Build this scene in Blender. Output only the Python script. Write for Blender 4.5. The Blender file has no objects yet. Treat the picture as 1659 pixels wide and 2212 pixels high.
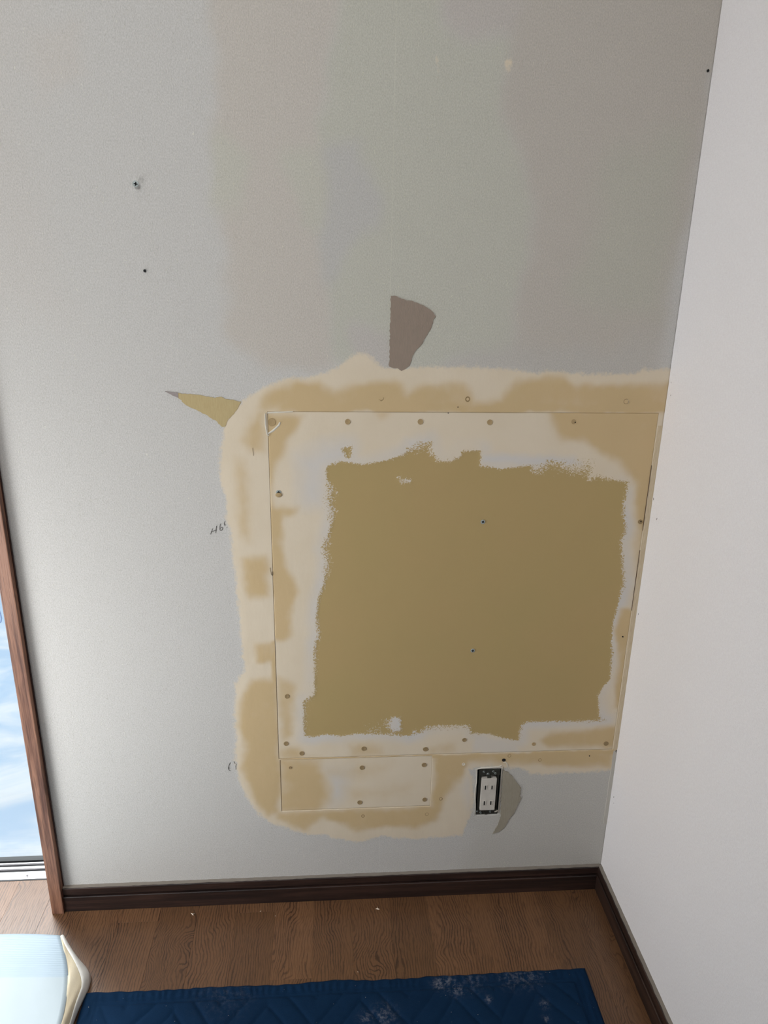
import bpy, bmesh, math, random
import numpy as np
from mathutils import Matrix, Vector
random.seed(7); rng = np.random.default_rng(7)
scene = bpy.context.scene
C = scene.collection

# ------------------------------------------------------------------ camera
FW, FH = 1659.0, 2212.0
FOC, YAW, PIT, ROLL = 1601.7786, 0.0756, 0.3269, 0.0189
CAM = np.array([-0.609, -1.3025, 1.3534])
def cam_axes():
    cy, sy, cp, sp = math.cos(YAW), math.sin(YAW), math.cos(PIT), math.sin(PIT)
    f = np.array([sy*cp, cy*cp, -sp]); r = np.array([cy, -sy, 0.0]); u = np.cross(r, f)
    cr, sr = math.cos(ROLL), math.sin(ROLL)
    return cr*r + sr*u, -sr*r + cr*u, f
RX, RY, RF = cam_axes()
cd = bpy.data.cameras.new('camera'); cam = bpy.data.objects.new('camera', cd); C.objects.link(cam)
cd.sensor_fit = 'VERTICAL'; cd.sensor_height = 24.0; cd.lens = FOC*24.0/FH; cd.clip_start = 0.01
cam.matrix_world = Matrix(((RX[0], RY[0], -RF[0], CAM[0]), (RX[1], RY[1], -RF[1], CAM[1]), (RX[2], RY[2], -RF[2], CAM[2]), (0, 0, 0, 1)))
scene.camera = cam

# ------------------------------------------------------------------ world, lights, exposure
world = bpy.data.worlds.new('sky'); scene.world = world; world.use_nodes = True
bg = world.node_tree.nodes['Background']
bg.inputs['Color'].default_value = (0.86, 0.93, 1.0, 1); bg.inputs['Strength'].default_value = 2.2
scene.view_settings.view_transform = 'Standard'; scene.view_settings.look = 'None'
scene.view_settings.gamma = 1.0; scene.view_settings.use_curve_mapping = False
scene.view_settings.exposure = 0.0
def area(name, loc, target, sx, sy, power, col=(1, 1, 1)):
    l = bpy.data.lights.new(name, 'AREA'); l.shape = 'RECTANGLE'; l.size = sx; l.size_y = sy; l.energy = power; l.color = col
    o = bpy.data.objects.new(name, l); C.objects.link(o); o.location = loc
    o.rotation_euler = (Vector(target) - Vector(loc)).to_track_quat('-Z', 'Z').to_euler()
    return o
# portal guides sky light through the glazed door; side and overhead fills are added
area('door_portal', (-1.6, 0.20, 1.0), (-1.6, -1.0, 1.0), 0.75, 2.0, 1).data.cycles.is_portal = True
area('added_side_fill', (-2.02, -0.62, 0.52), (-1.02, 0.38, 0.60), 0.6, 0.62, 8.0, (0.98, 0.99, 1.0)).data.spread = math.radians(115)  # added area light aimed at the lower-left wall; no window known there
area('daylight_glazed_door', (-2.1, 1.2, 2.2), (-1.6, -0.3, 0.0), 1.0, 1.0, 105, (1.0, 0.98, 0.97))
area('added_overhead_fill', (-1.35, -1.25, 2.32), (-0.9, -0.2, 1.2), 0.6, 0.6, 19, (0.96, 0.98, 1.0))  # added overhead light so the walls brighten towards the top

# ------------------------------------------------------------------ helpers
def tag(o, label=None, cat=None, group=None, kind=None):
    if label: o['label'] = label
    if cat: o['category'] = cat
    if group: o['group'] = group
    if kind: o['kind'] = kind
    return o
def link(name, me, mat=None, parent=None):
    o = bpy.data.objects.new(name, me); C.objects.link(o)
    if mat is not None and not me.materials: me.materials.append(mat)
    if parent is not None: o.parent = parent
    return o
def pymesh(name, vs, fs, mat=None, parent=None, smooth=False):
    me = bpy.data.meshes.new(name); me.from_pydata([tuple(map(float, v)) for v in vs], [], fs); me.update()
    if smooth: me.polygons.foreach_set('use_smooth', [True]*len(me.polygons))
    return link(name, me, mat, parent)
def from_bm(name, bm, mat=None, parent=None, smooth=False):
    me = bpy.data.meshes.new(name); bm.normal_update(); bm.to_mesh(me); bm.free()
    if smooth: me.polygons.foreach_set('use_smooth', [True]*len(me.polygons))
    return link(name, me, mat, parent)
def empty(name, loc, parent=None):
    o = bpy.data.objects.new(name, None); C.objects.link(o); o.location = loc; o.empty_display_size = 0.02
    if parent: o.parent = parent
    return o
def bm_box(bm, a, b, bev=0.0):
    x0, y0, z0 = a; x1, y1, z1 = b
    m = Matrix.Translation(((x0+x1)/2, (y0+y1)/2, (z0+z1)/2)) @ Matrix.Diagonal((abs(x1-x0), abs(y1-y0), abs(z1-z0), 1))
    r = bmesh.ops.create_cube(bm, size=1, matrix=m)
    if bev > 0:
        es = list({e for v in r['verts'] for e in v.link_edges})
        bmesh.ops.bevel(bm, geom=es, offset=bev, segments=2, affect='EDGES', profile=0.7)
def box(name, a, b, mat, parent=None, bev=0.0):
    bm = bmesh.new(); bm_box(bm, a, b, bev); return from_bm(name, bm, mat, parent)
def extrude_profile(name, prof, axis, a, b, mat, parent=None):
    # prof: closed list of (depth, z); runs along axis from a to b
    n = len(prof); vs = []
    for t in (a, b):
        for d, z in prof: vs.append((t, d, z) if axis == 'x' else (d, t, z))
    fs = [(i, (i+1) % n, (i+1) % n + n, i + n) for i in range(n)] + [tuple(range(n))[::-1], tuple(range(n, 2*n))]
    o = pymesh(name, vs, fs, mat, parent)
    bm = bmesh.new(); bm.from_mesh(o.data); bmesh.ops.recalc_face_normals(bm, faces=bm.faces); bm.to_mesh(o.data); bm.free()
    return o
def ray(x, y): return RX*((x-FW/2)/FOC) + RY*((FH/2-y)/FOC) + RF
def wallpt(x, y, v=0.0):                      # where a measured picture point falls on the back wall: (x, z)
    d = ray(x, y); p = CAM + d*(v-CAM[1])/d[1]; return (p[0], p[2])
def floorpt(x, y, v=0.0):
    d = ray(x, y); p = CAM + d*(v-CAM[2])/d[2]; return (p[0], p[1])
def sidept(x, y):
    d = ray(x, y); p = CAM + d*(0.0-CAM[0])/d[0]; return (p[1], p[2])
def WP(pts, s=1.0, ox=0.0, oy=0.0): return np.array([wallpt(x/s+ox, y/s+oy) for x, y in pts])

# ------------------------------------------------------------------ node helpers
class NT:
    def __init__(s, name):
        s.m = bpy.data.materials.new(name); s.m.use_nodes = True; s.t = s.m.node_tree
        s.b = s.t.nodes['Principled BSDF']; s.out = s.t.nodes['Material Output']
    def n(s, typ, **kw):
        nd = s.t.nodes.new(typ)
        for k, v in kw.items():
            if k.startswith('i_'): s.put(nd.inputs[k[2:].replace('_', ' ')], v)
            else: setattr(nd, k, v)
        return nd
    def put(s, sock, v):
        if isinstance(v, bpy.types.NodeSocket): s.t.links.new(v, sock)
        elif v is not None: sock.default_value = v
    def math(s, op, a, b=None, c=None, clamp=False):
        nd = s.t.nodes.new('ShaderNodeMath'); nd.operation = op; nd.use_clamp = clamp
        for i, v in enumerate((a, b, c)):
            if v is not None: s.put(nd.inputs[i], v)
        return nd.outputs[0]
    def mix(s, f, a, b, blend='MIX'):
        nd = s.t.nodes.new('ShaderNodeMix'); nd.data_type = 'RGBA'; nd.blend_type = blend
        s.put(nd.inputs[0], f); s.put(nd.inputs[6], col(a)); s.put(nd.inputs[7], col(b)); return nd.outputs[2]
    def ss(s, v, lo, hi):
        nd = s.t.nodes.new('ShaderNodeMapRange'); nd.interpolation_type = 'SMOOTHSTEP'
        s.put(nd.inputs[0], v); s.put(nd.inputs[1], lo); s.put(nd.inputs[2], hi); return nd.outputs[0]
    def attr(s, name, out='Fac'):
        nd = s.t.nodes.new('ShaderNodeAttribute'); nd.attribute_name = name; return nd.outputs[out]
    def geo(s): return s.t.nodes.new('ShaderNodeNewGeometry').outputs['Position']
    def sc(s, vec, sx, sy, sz, off=None):
        nd = s.t.nodes.new('ShaderNodeMapping'); s.put(nd.inputs['Vector'], vec); nd.inputs['Scale'].default_value = (sx, sy, sz)
        if off is not None: s.put(nd.inputs['Location'], off)
        return nd.outputs[0]
    def noise(s, vec, scale=1.0, detail=2.0, rough=0.5, dist=0.0):
        nd = s.t.nodes.new('ShaderNodeTexNoise'); s.put(nd.inputs['Vector'], vec); nd.inputs['Scale'].default_value = scale
        nd.inputs['Detail'].default_value = detail; nd.inputs['Roughness'].default_value = rough; nd.inputs['Distortion'].default_value = dist
        return nd.outputs[0]
    def bump(s, h, strength, dist, normal=None):
        nd = s.t.nodes.new('ShaderNodeBump'); s.put(nd.inputs['Height'], h); s.put(nd.inputs['Strength'], strength)
        nd.inputs['Distance'].default_value = dist
        if normal is not None: s.put(nd.inputs['Normal'], normal)
        return nd.outputs[0]
    def set(s, **kw):
        for k, v in kw.items(): s.put(s.b.inputs[k.replace('_', ' ')], v)
def lin(c): return tuple(((v/255)/12.92 if v/255 <= 0.04045 else ((v/255+0.055)/1.055)**2.4) for v in c)
def col(c): return c if isinstance(c, bpy.types.NodeSocket) else (c[0], c[1], c[2], 1.0)
def plain(name, c, rough=0.5, metal=0.0, bumpscale=None, bs=0.2):
    t = NT(name); g = t.geo(); nz = t.noise(g, 60, 3)
    cc = t.mix(nz, tuple(v*0.85 for v in lin(c)), tuple(min(1, v*1.12) for v in lin(c)))
    t.set(Base_Color=cc, Roughness=rough, Metallic=metal)
    if bumpscale: t.set(Normal=t.bump(t.noise(g, bumpscale, 3), bs, 0.001))
    return t.m

# ------------------------------------------------------------------ materials
SRGB = lambda *c: lin(c)
def wall_material():
    t = NT('papered_and_filled_wall'); g = t.geo()
    putty, tan, cool = t.attr('putty'), t.attr('tan'), t.attr('cool')
    sdo, rough_ = t.attr('olive'), t.attr('fray')
    tint = t.attr('tint', 'Color')
    fine = t.noise(t.sc(g, 1, 1, 0.6), 560, 3, 0.65)
    weave = t.noise(t.sc(g, 1, 1, 0.30), 900, 2, 0.6)
    fleck = t.ss(t.noise(t.sc(g, 1, 1, 0.45), 340, 2, 0.55, 2.2), 0.61, 0.70)
    paper = t.mix(t.ss(fine, 0.3, 0.7), SRGB(189, 187, 182), SRGB(207, 204, 200))
    paper = t.mix(t.math('MULTIPLY', fleck, 0.6), paper, SRGB(228, 226, 214))
    seam = t.math('LESS_THAN', t.math('ABSOLUTE', t.math('ADD', t.n('ShaderNodeSeparateXYZ', i_Vector=g).outputs[0], 0.5062)), 0.0005)
    paper = t.mix(t.math('MULTIPLY', seam, 0.3), paper, SRGB(225, 222, 212))
    paper = t.mix(1.0, paper, tint, 'MULTIPLY')
    warp = t.math('MULTIPLY', t.math('SUBTRACT', t.noise(g, 130, 4, 0.65), 0.5), 0.55)
    pf = t.ss(t.math('ADD', putty, t.math('MULTIPLY', warp, 1.0)), 0.30, 0.60)
    cream = t.mix(t.noise(g, 14, 2), SRGB(214, 199, 174), SRGB(222, 209, 188))
    c1 = t.mix(pf, paper, cream)
    c1 = t.mix(t.math('MULTIPLY', cool, 0.85), c1, t.mix(t.noise(g, 30, 3), SRGB(210, 204, 198), SRGB(200, 200, 200)))
    tw = t.math('ADD', tan, t.math('MULTIPLY', t.math('SUBTRACT', t.noise(t.sc(g, 1, 1, 0.6), 45, 3), 0.5), 0.25))
    tf = t.ss(tw, 0.08, 0.95)
    tanc = t.mix(t.noise(g, 9, 2), SRGB(204, 177, 134), SRGB(196, 172, 128))
    tanc = t.mix(t.math('MULTIPLY', t.ss(t.noise(t.sc(g, 6, 1, 1), 110, 2), 0.55, 0.8), 0.12), tanc, SRGB(214, 190, 150))
    c2 = t.mix(t.math('MULTIPLY', tf, 0.93), c1, tanc)
    # bare board: sharp ragged edge where the filler knife stopped
    spk = t.math('SUBTRACT', t.noise(t.sc(g, 1, 1, 1), 260, 3.5, 0.65, 0.8), 0.5)
    brs = t.math('SUBTRACT', t.noise(t.sc(g, 1, 1, 3.2), 260, 3, 0.7, 0.3), 0.5)
    of = t.math('ADD', sdo, t.math('MULTIPLY', t.math('MULTIPLY', spk, rough_), 6.5))
    of = t.math('ADD', of, t.math('MULTIPLY', t.math('MULTIPLY', brs, rough_), 5.0))
    off = t.ss(of, -0.0004, 0.0004)
    olive = t.mix(t.noise(g, 6, 2), SRGB(181, 155, 109), SRGB(174, 155, 105))
    olive = t.mix(t.math('MULTIPLY', fine, 0.15), olive, SRGB(166, 142, 100))
    c3 = t.mix(off, c2, olive)
    t.set(Base_Color=c3, Roughness=t.math('SUBTRACT', 0.9, t.math('MULTIPLY', pf, 0.12)))
    t.b.inputs['Specular IOR Level'].default_value = 0.3
    anyp = t.math('MAXIMUM', pf, off)
    hb = t.math('ADD', t.math('MULTIPLY', fine, 0.8), t.math('MULTIPLY', weave, 0.5))
    hb = t.math('ADD', hb, t.math('MULTIPLY', fleck, 0.7))
    st = t.math('SUBTRACT', 0.80, t.math('MULTIPLY', anyp, 0.66))
    n1 = t.bump(hb, st, 0.0006)
    lowh = t.noise(t.sc(g, 2.2, 1, 0.7), 16, 3, 0.55)
    n2 = t.bump(lowh, t.math('ADD', 0.03, t.math('MULTIPLY', t.math('MULTIPLY', pf, t.math('SUBTRACT', 1.0, off)), 0.16)), 0.003, n1)
    n3 = t.bump(off, -0.35, 0.0004, n2)
    t.set(Normal=n3)
    return t.m
MW = wall_material()

def right_wall_material(c1=(222, 218, 217), c2=(228, 225, 224)):
    t = NT('linen_textured_wallpaper'); g = t.geo()
    a = t.noise(t.sc(g, 1, 0.6, 1.5), 330, 3, 0.65); b = t.noise(t.sc(g, 1, 1.4, 0.3), 480, 2, 0.6)
    h = t.math('ADD', a, t.math('MULTIPLY', b, 0.8))
    t.set(Base_Color=t.mix(t.ss(h, 0.6, 1.2), SRGB(*c1), SRGB(*c2)), Roughness=0.75)
    t.set(Normal=t.bump(t.noise(g, 9, 2), 0.12, 0.004, t.bump(h, 0.9, 0.0009)))
    return t.m
MR = right_wall_material((236, 232, 232), (243, 240, 240))
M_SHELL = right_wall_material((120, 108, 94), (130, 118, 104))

def wood(name, dark, light, axis='x', scale=1.0, rough=0.45, contrast=(0.35, 0.7), coat=0.0):
    t = NT(name); g = t.geo()
    r = t.n('ShaderNodeObjectInfo').outputs['Random']
    off = t.n('ShaderNodeCombineXYZ', i_X=t.math('MULTIPLY', r, 17.0), i_Y=t.math('MULTIPLY', r, 9.0), i_Z=t.math('MULTIPLY', r, 23.0)).outputs[0]
    k = {'x': (1.5, 30, 30), 'y': (30, 1.5, 30), 'z': (30, 30, 1.5)}[axis]
    n = t.noise(t.sc(g, *[v*scale for v in k], off=off), 3, 4, 0.6)
    k2 = {'x': (8, 300, 300), 'y': (300, 8, 300), 'z': (300, 300, 8)}[axis]
    p = t.noise(t.sc(g, *k2, off=off), 3, 2, 0.6)
    c = t.mix(t.ss(n, *contrast), SRGB(*dark), SRGB(*light))
    c = t.mix(t.math('MULTIPLY', t.ss(p, 0.5, 0.72), 0.5), c, tuple(v*0.35 for v in SRGB(*dark)))
    t.set(Base_Color=c, Roughness=rough, Normal=t.bump(p, 0.35, 0.0006)); t.b.inputs['Coat Weight'].default_value = coat
    return t.m
M_BASE = wood('dark_stained_oak_baseboard', (34, 24, 22), (60, 42, 36), 'x', rough=0.42)
M_BASE_Y = wood('dark_stained_oak_side_baseboard', (36, 24, 20), (60, 42, 34), 'y', rough=0.42)
M_JAMB = wood('brown_stained_door_jamb', (88, 56, 44), (150, 108, 86), 'z', rough=0.5, contrast=(0.3, 0.62))

def floor_material():
    t = NT('oak_flooring'); g = t.geo()
    r = t.n('ShaderNodeObjectInfo').outputs['Random']
    r2 = t.math('FRACT', t.math('MULTIPLY', r, 37.7)); r3 = t.math('FRACT', t.math('MULTIPLY', r, 91.3))
    off = t.n('ShaderNodeCombineXYZ', i_X=t.math('MULTIPLY', r, 31.0), i_Y=t.math('MULTIPLY', r2, 17.0), i_Z=0.0).outputs[0]
    p = t.sc(g, 1, 1, 1, off=off); xs = t.n('ShaderNodeSeparateXYZ', i_Vector=p).outputs[0]
    sw = t.noise(t.sc(p, 12, 6.0, 1), 1.0, 2.5, 0.5, 0.4)
    amp = t.math('MULTIPLY_ADD', t.math('POWER', r3, 1.6), 0.13, 0.010)
    v = t.math('ADD', xs, t.math('MULTIPLY', t.math('SUBTRACT', sw, 0.5), amp))
    v = t.math('ADD', v, t.math('MULTIPLY', t.noise(t.sc(p, 130, 30, 1), 1.0, 3, 0.7), 0.0065))
    ring = t.math('SINE', t.math('MULTIPLY', v, 2*math.pi/0.0058))
    ring = t.ss(ring, 0.1, 1.0)
    big = t.ss(t.noise(t.sc(p, 25, 3, 1), 1.0, 2, 0.5), 0.3, 0.7)
    ring = t.math('MULTIPLY', ring, t.math('MULTIPLY_ADD', big, 0.7, 0.3))
    pore = t.ss(t.noise(t.sc(p, 520, 26, 1), 1.0, 2, 0.6), 0.5, 0.72)
    base = t.mix(r2, SRGB(104, 73, 48), SRGB(124, 88, 60))
    base = t.mix(t.math('MULTIPLY', big, 0.4), base, SRGB(100, 70, 48))
    c = t.mix(t.math('MULTIPLY', ring, 0.85), base, SRGB(52, 33, 22))
    c = t.mix(t.math('MULTIPLY', pore, 0.55), c, SRGB(52, 34, 24))
    t.set(Base_Color=c, Roughness=t.math('MULTIPLY_ADD', pore, 0.12, 0.36))
    t.set(Normal=t.bump(t.math('ADD', pore, t.math('MULTIPLY', ring, 0.5)), -0.25, 0.0005))
    return t.m
MF = floor_material()

M_CEIL = plain('white_ceiling_paper', (232, 230, 225), 0.9, bumpscale=300)
M_DARK = plain('black_void', (10, 10, 12), 0.8)
M_GAP = plain('dark_joint_filler', (52, 36, 26), 0.8)
M_METAL = plain('oxidised_zinc_plate', (88, 88, 80), 0.42, 0.75, 400)
M_SCREW = plain('zinc_screw', (176, 184, 182), 0.4, 0.35)
M_RECEP = plain('ivory_white_plastic', (206, 200, 190), 0.4)
M_BOXG = plain('dark_green_box_plastic', (30, 42, 40), 0.4)
M_TAN = plain('tan_filler', (172, 148, 108), 0.85)
M_TAN2 = plain('darker_tan_filler', (150, 128, 92), 0.85)
M_PUTTY = plain('white_filler', (220, 214, 200), 0.8, bumpscale=500)
M_ALU = plain('silver_aluminium_sill', (205, 203, 206), 0.35, 0.4)
M_RUB = plain('black_rubber_track', (26, 28, 30), 0.6)
M_CRUMB = plain('offwhite_paper_scrap', (222, 208, 188), 0.8)
M_PENCIL = plain('graphite', (84, 82, 78), 0.6)
M_CAULK = plain('grey_caulk', (170, 162, 150), 0.7)
M_DUST = plain('dusty_grey_brown_bead', (128, 120, 110), 0.8)

def torn_material(name, a, b):
    t = NT(name); g = t.geo()
    st = t.noise(t.sc(g, 7, 1, 1), 60, 4, 0.6)
    t.set(Base_Color=t.mix(t.ss(st, 0.3, 0.7), SRGB(*a), SRGB(*b)), Roughness=0.9, Normal=t.bump(t.noise(t.sc(g, 3, 1, 1), 260, 3), 0.3, 0.0005))
    return t.m
M_TORN = torn_material('bare_brown_grey_board_paper', (142, 128, 115), (150, 134, 120))
M_TORN2 = torn_material('bare_olive_grey_board_paper', (150, 143, 126), (158, 150, 134))
M_TORN3 = torn_material('bare_yellow_board_paper', (182, 162, 118), (188, 170, 126))
M_TORN4 = torn_material('bare_mauve_grey_paper', (150, 140, 138), (156, 146, 142))

# ------------------------------------------------------------------ fields over the back wall (metres)
DX = 0.0025
gx = np.arange(-1.22, 0.0101, DX); gz = np.arange(0.0, 2.4101, DX)
GX, GZ = np.meshgrid(gx, gz)
def sdf(poly, X, Z):
    """signed distance, positive inside"""
    d = np.full(X.shape, 1e9); inside = np.zeros(X.shape, bool); n = len(poly)
    for i in range(n):
        ax, az = poly[i]; bx, bz = poly[(i+1) % n]
        ex, ez = bx-ax, bz-az; L = ex*ex+ez*ez + 1e-12
        tt = np.clip(((X-ax)*ex+(Z-az)*ez)/L, 0, 1)
        d = np.minimum(d, (X-ax-tt*ex)**2+(Z-az-tt*ez)**2)
        if abs(ez) > 1e-12:
            c = ((az > Z) != (bz > Z)) & (X < ex*(Z-az)/ez+ax); inside ^= c
    return np.where(inside, 1, -1)*np.sqrt(d)
def blur(a, r):
    k = int(max(1, 3*r/DX)); w = np.exp(-0.5*(np.arange(-k, k+1)*DX/r)**2); w /= w.sum()
    p = np.pad(a, ((k, k), (k, k)), mode='edge')
    p = np.apply_along_axis(lambda v: np.convolve(v, w, 'valid'), 0, p)
    return np.apply_along_axis(lambda v: np.convolve(v, w, 'valid'), 1, p)
def vnoise(scale, seed, X=GX, Z=GZ):
    r = np.random.default_rng(seed); tb = r.random((64, 64)); out = 0; amp = 1; tot = 0
    for o in range(3):
        u = X/scale*(2**o)+100.0; v = Z/scale*(2**o)+100.0
        i = np.floor(u).astype(int); j = np.floor(v).astype(int); fu = u-i; fv = v-j
        fu = fu*fu*(3-2*fu); fv = fv*fv*(3-2*fv)
        g_ = lambda a, b: tb[a % 64, b % 64]
        out = out + amp*((g_(i, j)*(1-fu)+g_(i+1, j)*fu)*(1-fv)+(g_(i, j+1)*(1-fu)+g_(i+1, j+1)*fu)*fv); tot += amp; amp *= .5
    return out/tot-0.5
WX = GX+0.014*vnoise(0.05, 1)+.006*vnoise(.012, 31); WZ = GZ+0.014*vnoise(0.05, 2)+.006*vnoise(.012, 32)         # slightly wandering coordinates for hand-spread edges
def soft(poly, r, warp=True):
    return np.clip(sdf(poly, WX if warp else GX, WZ if warp else GZ)/r*0.5+0.5, 0, 1)
def smooth(a): return a*a*(3-2*a)

OL1 = WP([(1210,760),(1240,740),(1320,720),(1400,730),(1480,740),(1600,720)], 3.318, 340, 780).tolist()
OL2 = WP([(0,555),(100,535),(180,510),(210,480),(265,474),(270,450),(290,460),(330,436),(330,510),(350,500),(357,540),(430,545),(480,525),(500,505),(490,490),(600,485),(595,570),(650,575),(700,585),(780,578),(870,565),(890,600),(980,545),(1100,590),(1190,590),(1180,650),(1240,625),(1290,640),(1340,650),(1400,655)], 2.5136, 800, 780).tolist()
OL3 = WP([(460,1120),(455,1210),(430,1270),(430,1380),(440,1440),(455,1500),(440,1560),(400,1640),(415,1740),(420,1850),(430,1960),(435,2030),(400,2130),(385,2210)], 4.424, 1250, 800).tolist()
OL4 = WP([(480,90),(460,160),(450,260),(445,320),(455,400),(445,470),(440,560),(435,620),(385,670),(340,750),(345,830),(350,900),(360,945)], 3.6878, 1200, 1300).tolist()
OL5 = WP([(1240,537),(1000,543),(600,547),(450,550),(400,590),(380,650),(375,730),(330,732),(200,705),(100,680)], 4.608, 1040, 1440).tolist()
OL6 = WP([(1659,548),(1440,540),(1420,460),(1330,450),(1060,460),(920,490),(870,530),(740,570),(600,555),(350,545),(150,545)], 5.184, 740, 1480).tolist()
OL7 = WP([(1659,862),(1540,885),(1400,865),(1320,872),(1230,890),(1130,880),(1120,780),(1120,600),(1115,490),(1180,460),(1230,430),(1250,360),(1240,300),(1245,180),(1240,50)], 5.184, 440, 1420).tolist()
OL8 = WP([(1105,1040),(1110,960),(1150,880),(1120,750),(1130,620),(1145,500),(1190,400),(1220,250),(1230,120),(1190,30)], 4.608, 440, 1180).tolist()
OL9 = WP([(1240,1200),(1260,1080),(1230,1000),(1250,940),(1220,870),(1210,800)], 3.318, 340, 780).tolist()
OLIVE = np.array(OL1+OL2+OL3+OL4+OL5+OL6+OL7+OL8+OL9)
LEAFSPOT = WP([(1310,630),(1395,612),(1385,690),(1360,700),(1345,660)], 3.318, 340, 780)
F_olive = np.maximum(sdf(OLIVE, GX, GZ), sdf(LEAFSPOT, GX, GZ))
def ellipse(px, py, rx, ry, n=20):
    return WP([(px+rx*math.cos(a), py+ry*math.sin(a)) for a in np.linspace(0, 2*math.pi, n, endpoint=False)])
F_fray = 0.0026+0.007*np.clip(vnoise(0.04, 9)+0.05, 0, 1)
for px, py, rx, ry, a in [(905,968,24,14,.010),(1215,1014,66,20,.014),(1265,992,26,18,.018),(1300,1032,24,9,.006),(812,1563,30,15,.017),
                          (955,1578,46,11,.009),(1008,1578,10,12,.008),(668,1535,10,48,.008),(660,1478,12,6,.010),(1170,1052,26,6,.010),
                          (975,985,12,8,.006),(1352,1262,14,6,.008),(712,1085,20,40,.012),(708,1205,14,46,.010),(688,1400,10,70,.006),(1345,1180,8,120,.005),(700,1300,10,40,.006),(1300,1550,10,8,.006),(748,968,14,10,.003)]:
    m = smooth(np.clip(sdf(ellipse(px, py, rx, ry), GX, GZ)/0.006*0.5+0.8, 0, 1)); F_fray = np.maximum(F_fray, a*m)
# filler strokes standing on the bare board
for poly in (WP([(848,1550),(865,1550),(866,1578),(846,1580),(840,1566)]), WP([(858,1031),(872,1035),(887,1037),(886,1042),(870,1041)]), WP([(893,1579),(900,1579),(900,1583),(892,1583)])):
    F_olive = np.minimum(F_olive, -sdf(poly, GX, GZ))

PUTTY = WP([(1450,795),(1400,800),(1380,804),(1290,812),(1180,807),(1100,800),(1000,795),(940,792),(890,793),(850,797),(826,795),(790,766),(768,763),(735,790),(700,812),(640,818),(600,828),(560,848),(530,868),(510,885),(495,910),(482,930),(475,980),(480,1050),(490,1100),(498,1150),(506,1200),(513,1300),(523,1400),(528,1450),(512,1480),(508,1540),(512,1600),(508,1640),(522,1700),(545,1740),(566,1765),(600,1787),(650,1799),(700,1802),(770,1816),(830,1806),(900,1810),(960,1806),(1000,1800),(1012,1770),(1020,1750),(1022,1690),(1012,1662),(1060,1652),(1090,1656),(1120,1655),(1150,1670),(1250,1668),(1318,1660),(1345,1650),(1480,880)])
F_putty = soft(PUTTY, 0.016)
for px, py, rx, ry, a in [(945,130,9,16,.5),(949,155,8,14,.5),(1095,142,15,15,.55),(1084,377,7,10,.5),(1062,660,9,9,.45),(1355,1130,1,1,0)]:
    F_putty = np.maximum(F_putty, a*soft(ellipse(px, py, rx, ry), 0.005))
# tan stains, where the filler is thin over the board
TANS = [
 # on the wall above the panel
 ([(600,880),(610,850),(640,822),(690,826),(720,848),(770,832),(850,822),(870,830),(880,850),(905,832),(1000,826),(1020,838),(1030,862),(1075,864),(1090,838),(1110,822),(1170,814),(1210,816),(1240,832),(1330,832),(1380,826),(1450,824),(1450,892),(600,892)], .008, .9),
 ([(640,872),(800,871),(1000,870),(1200,872),(1450,866),(1450,892),(640,892)], .003, 1.0),
 ([(560,885),(566,858),(600,838),(640,826),(645,890)], .010, .85),
 ([(520,948),(540,915),(560,890),(573,888),(574,975),(545,975)], .010, .8),
 ([(507,990),(530,1000),(540,1100),(542,1172),(515,1150),(508,1060)], .012, .75),
 ([(520,1205),(578,1195),(580,1285),(540,1290),(522,1250)], .009, .9),
 ([(548,1388),(590,1385),(593,1432),(550,1430)], .006, .85),
 ([(583,1384),(594,1384),(600,1470),(588,1470)], .003, 1.0),
 ([(520,1520),(545,1468),(600,1460),(606,1640),(607,1755),(575,1765),(545,1722),(518,1650),(530,1618),(518,1570)], .009, 1.0),
 ([(940,1636),(990,1630),(1100,1626),(1330,1620),(1322,1654),(1250,1656),(1180,1652),(1010,1646),(1000,1682),(965,1722),(938,1775),(900,1790),(830,1782),(770,1797),(740,1778),(700,1765),(660,1795),(620,1785),(596,1768),(600,1752),(935,1742)], .008, .95),
 ([(604,1634),(935,1632),(1100,1624),(1330,1616),(1330,1630),(935,1640),(604,1642)], .003, 1.0),
 None,
 # on the panel
 ([(569,893),(650,900),(645,932),(625,948),(612,985),(596,1000),(586,1080),(600,1092),(650,1095),(640,1108),(615,1112),(612,1190),(625,1230),(643,1275),(628,1310),(625,1350),(628,1372),(612,1384),(585,1384),(580,1300),(576,1180),(569,1000)], .008, 1.0),
 ([(596,1455),(640,1478),(634,1540),(632,1592),(612,1606),(604,1580)], .008, .7),
 ([(600,1612),(645,1612),(658,1630),(650,1642),(600,1642)], .008, .65),
 ([(1178,880),(1440,870),(1420,1000),(1404,1130),(1395,1160),(1378,1145),(1368,1080),(1374,1050),(1340,1002),(1292,975),(1262,950),(1218,950),(1198,925)], .009, 1.0),
 ([(1385,885),(1445,880),(1425,1000),(1408,1135),(1388,1150),(1374,1095),(1384,1040),(1352,985)], .005, 1.0),
 ([(1372,1150),(1400,1140),(1385,1245),(1368,1240)], .008, .7),
 ([(1340,1318),(1375,1320),(1355,1450),(1345,1530),(1327,1525),(1326,1480),(1334,1420),(1330,1360)], .006, .95),
 ([(1170,1596),(1192,1582),(1340,1566),(1330,1614),(1290,1612),(1185,1612)], .008, .9),
 ([(755,1608),(800,1600),(830,1612),(835,1636),(755,1638)], .010, .6),
 ([(925,1612),(985,1603),(982,1625),(925,1636)], .008, .55),
 ([(795,888),(850,888),(845,898),(825,908)], .007, .7),
 # on the small panel
 ([(600,1640),(690,1644),(705,1690),(712,1725),(690,1750),(655,1756),(600,1758)], .016, 1.0),
 ([(690,1648),(850,1640),(840,1665),(780,1690),(700,1680)], .014, .45),
 ([(745,1700),(790,1705),(900,1690),(890,1720),(800,1725),(760,1740)], .016, .5),
]
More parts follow.
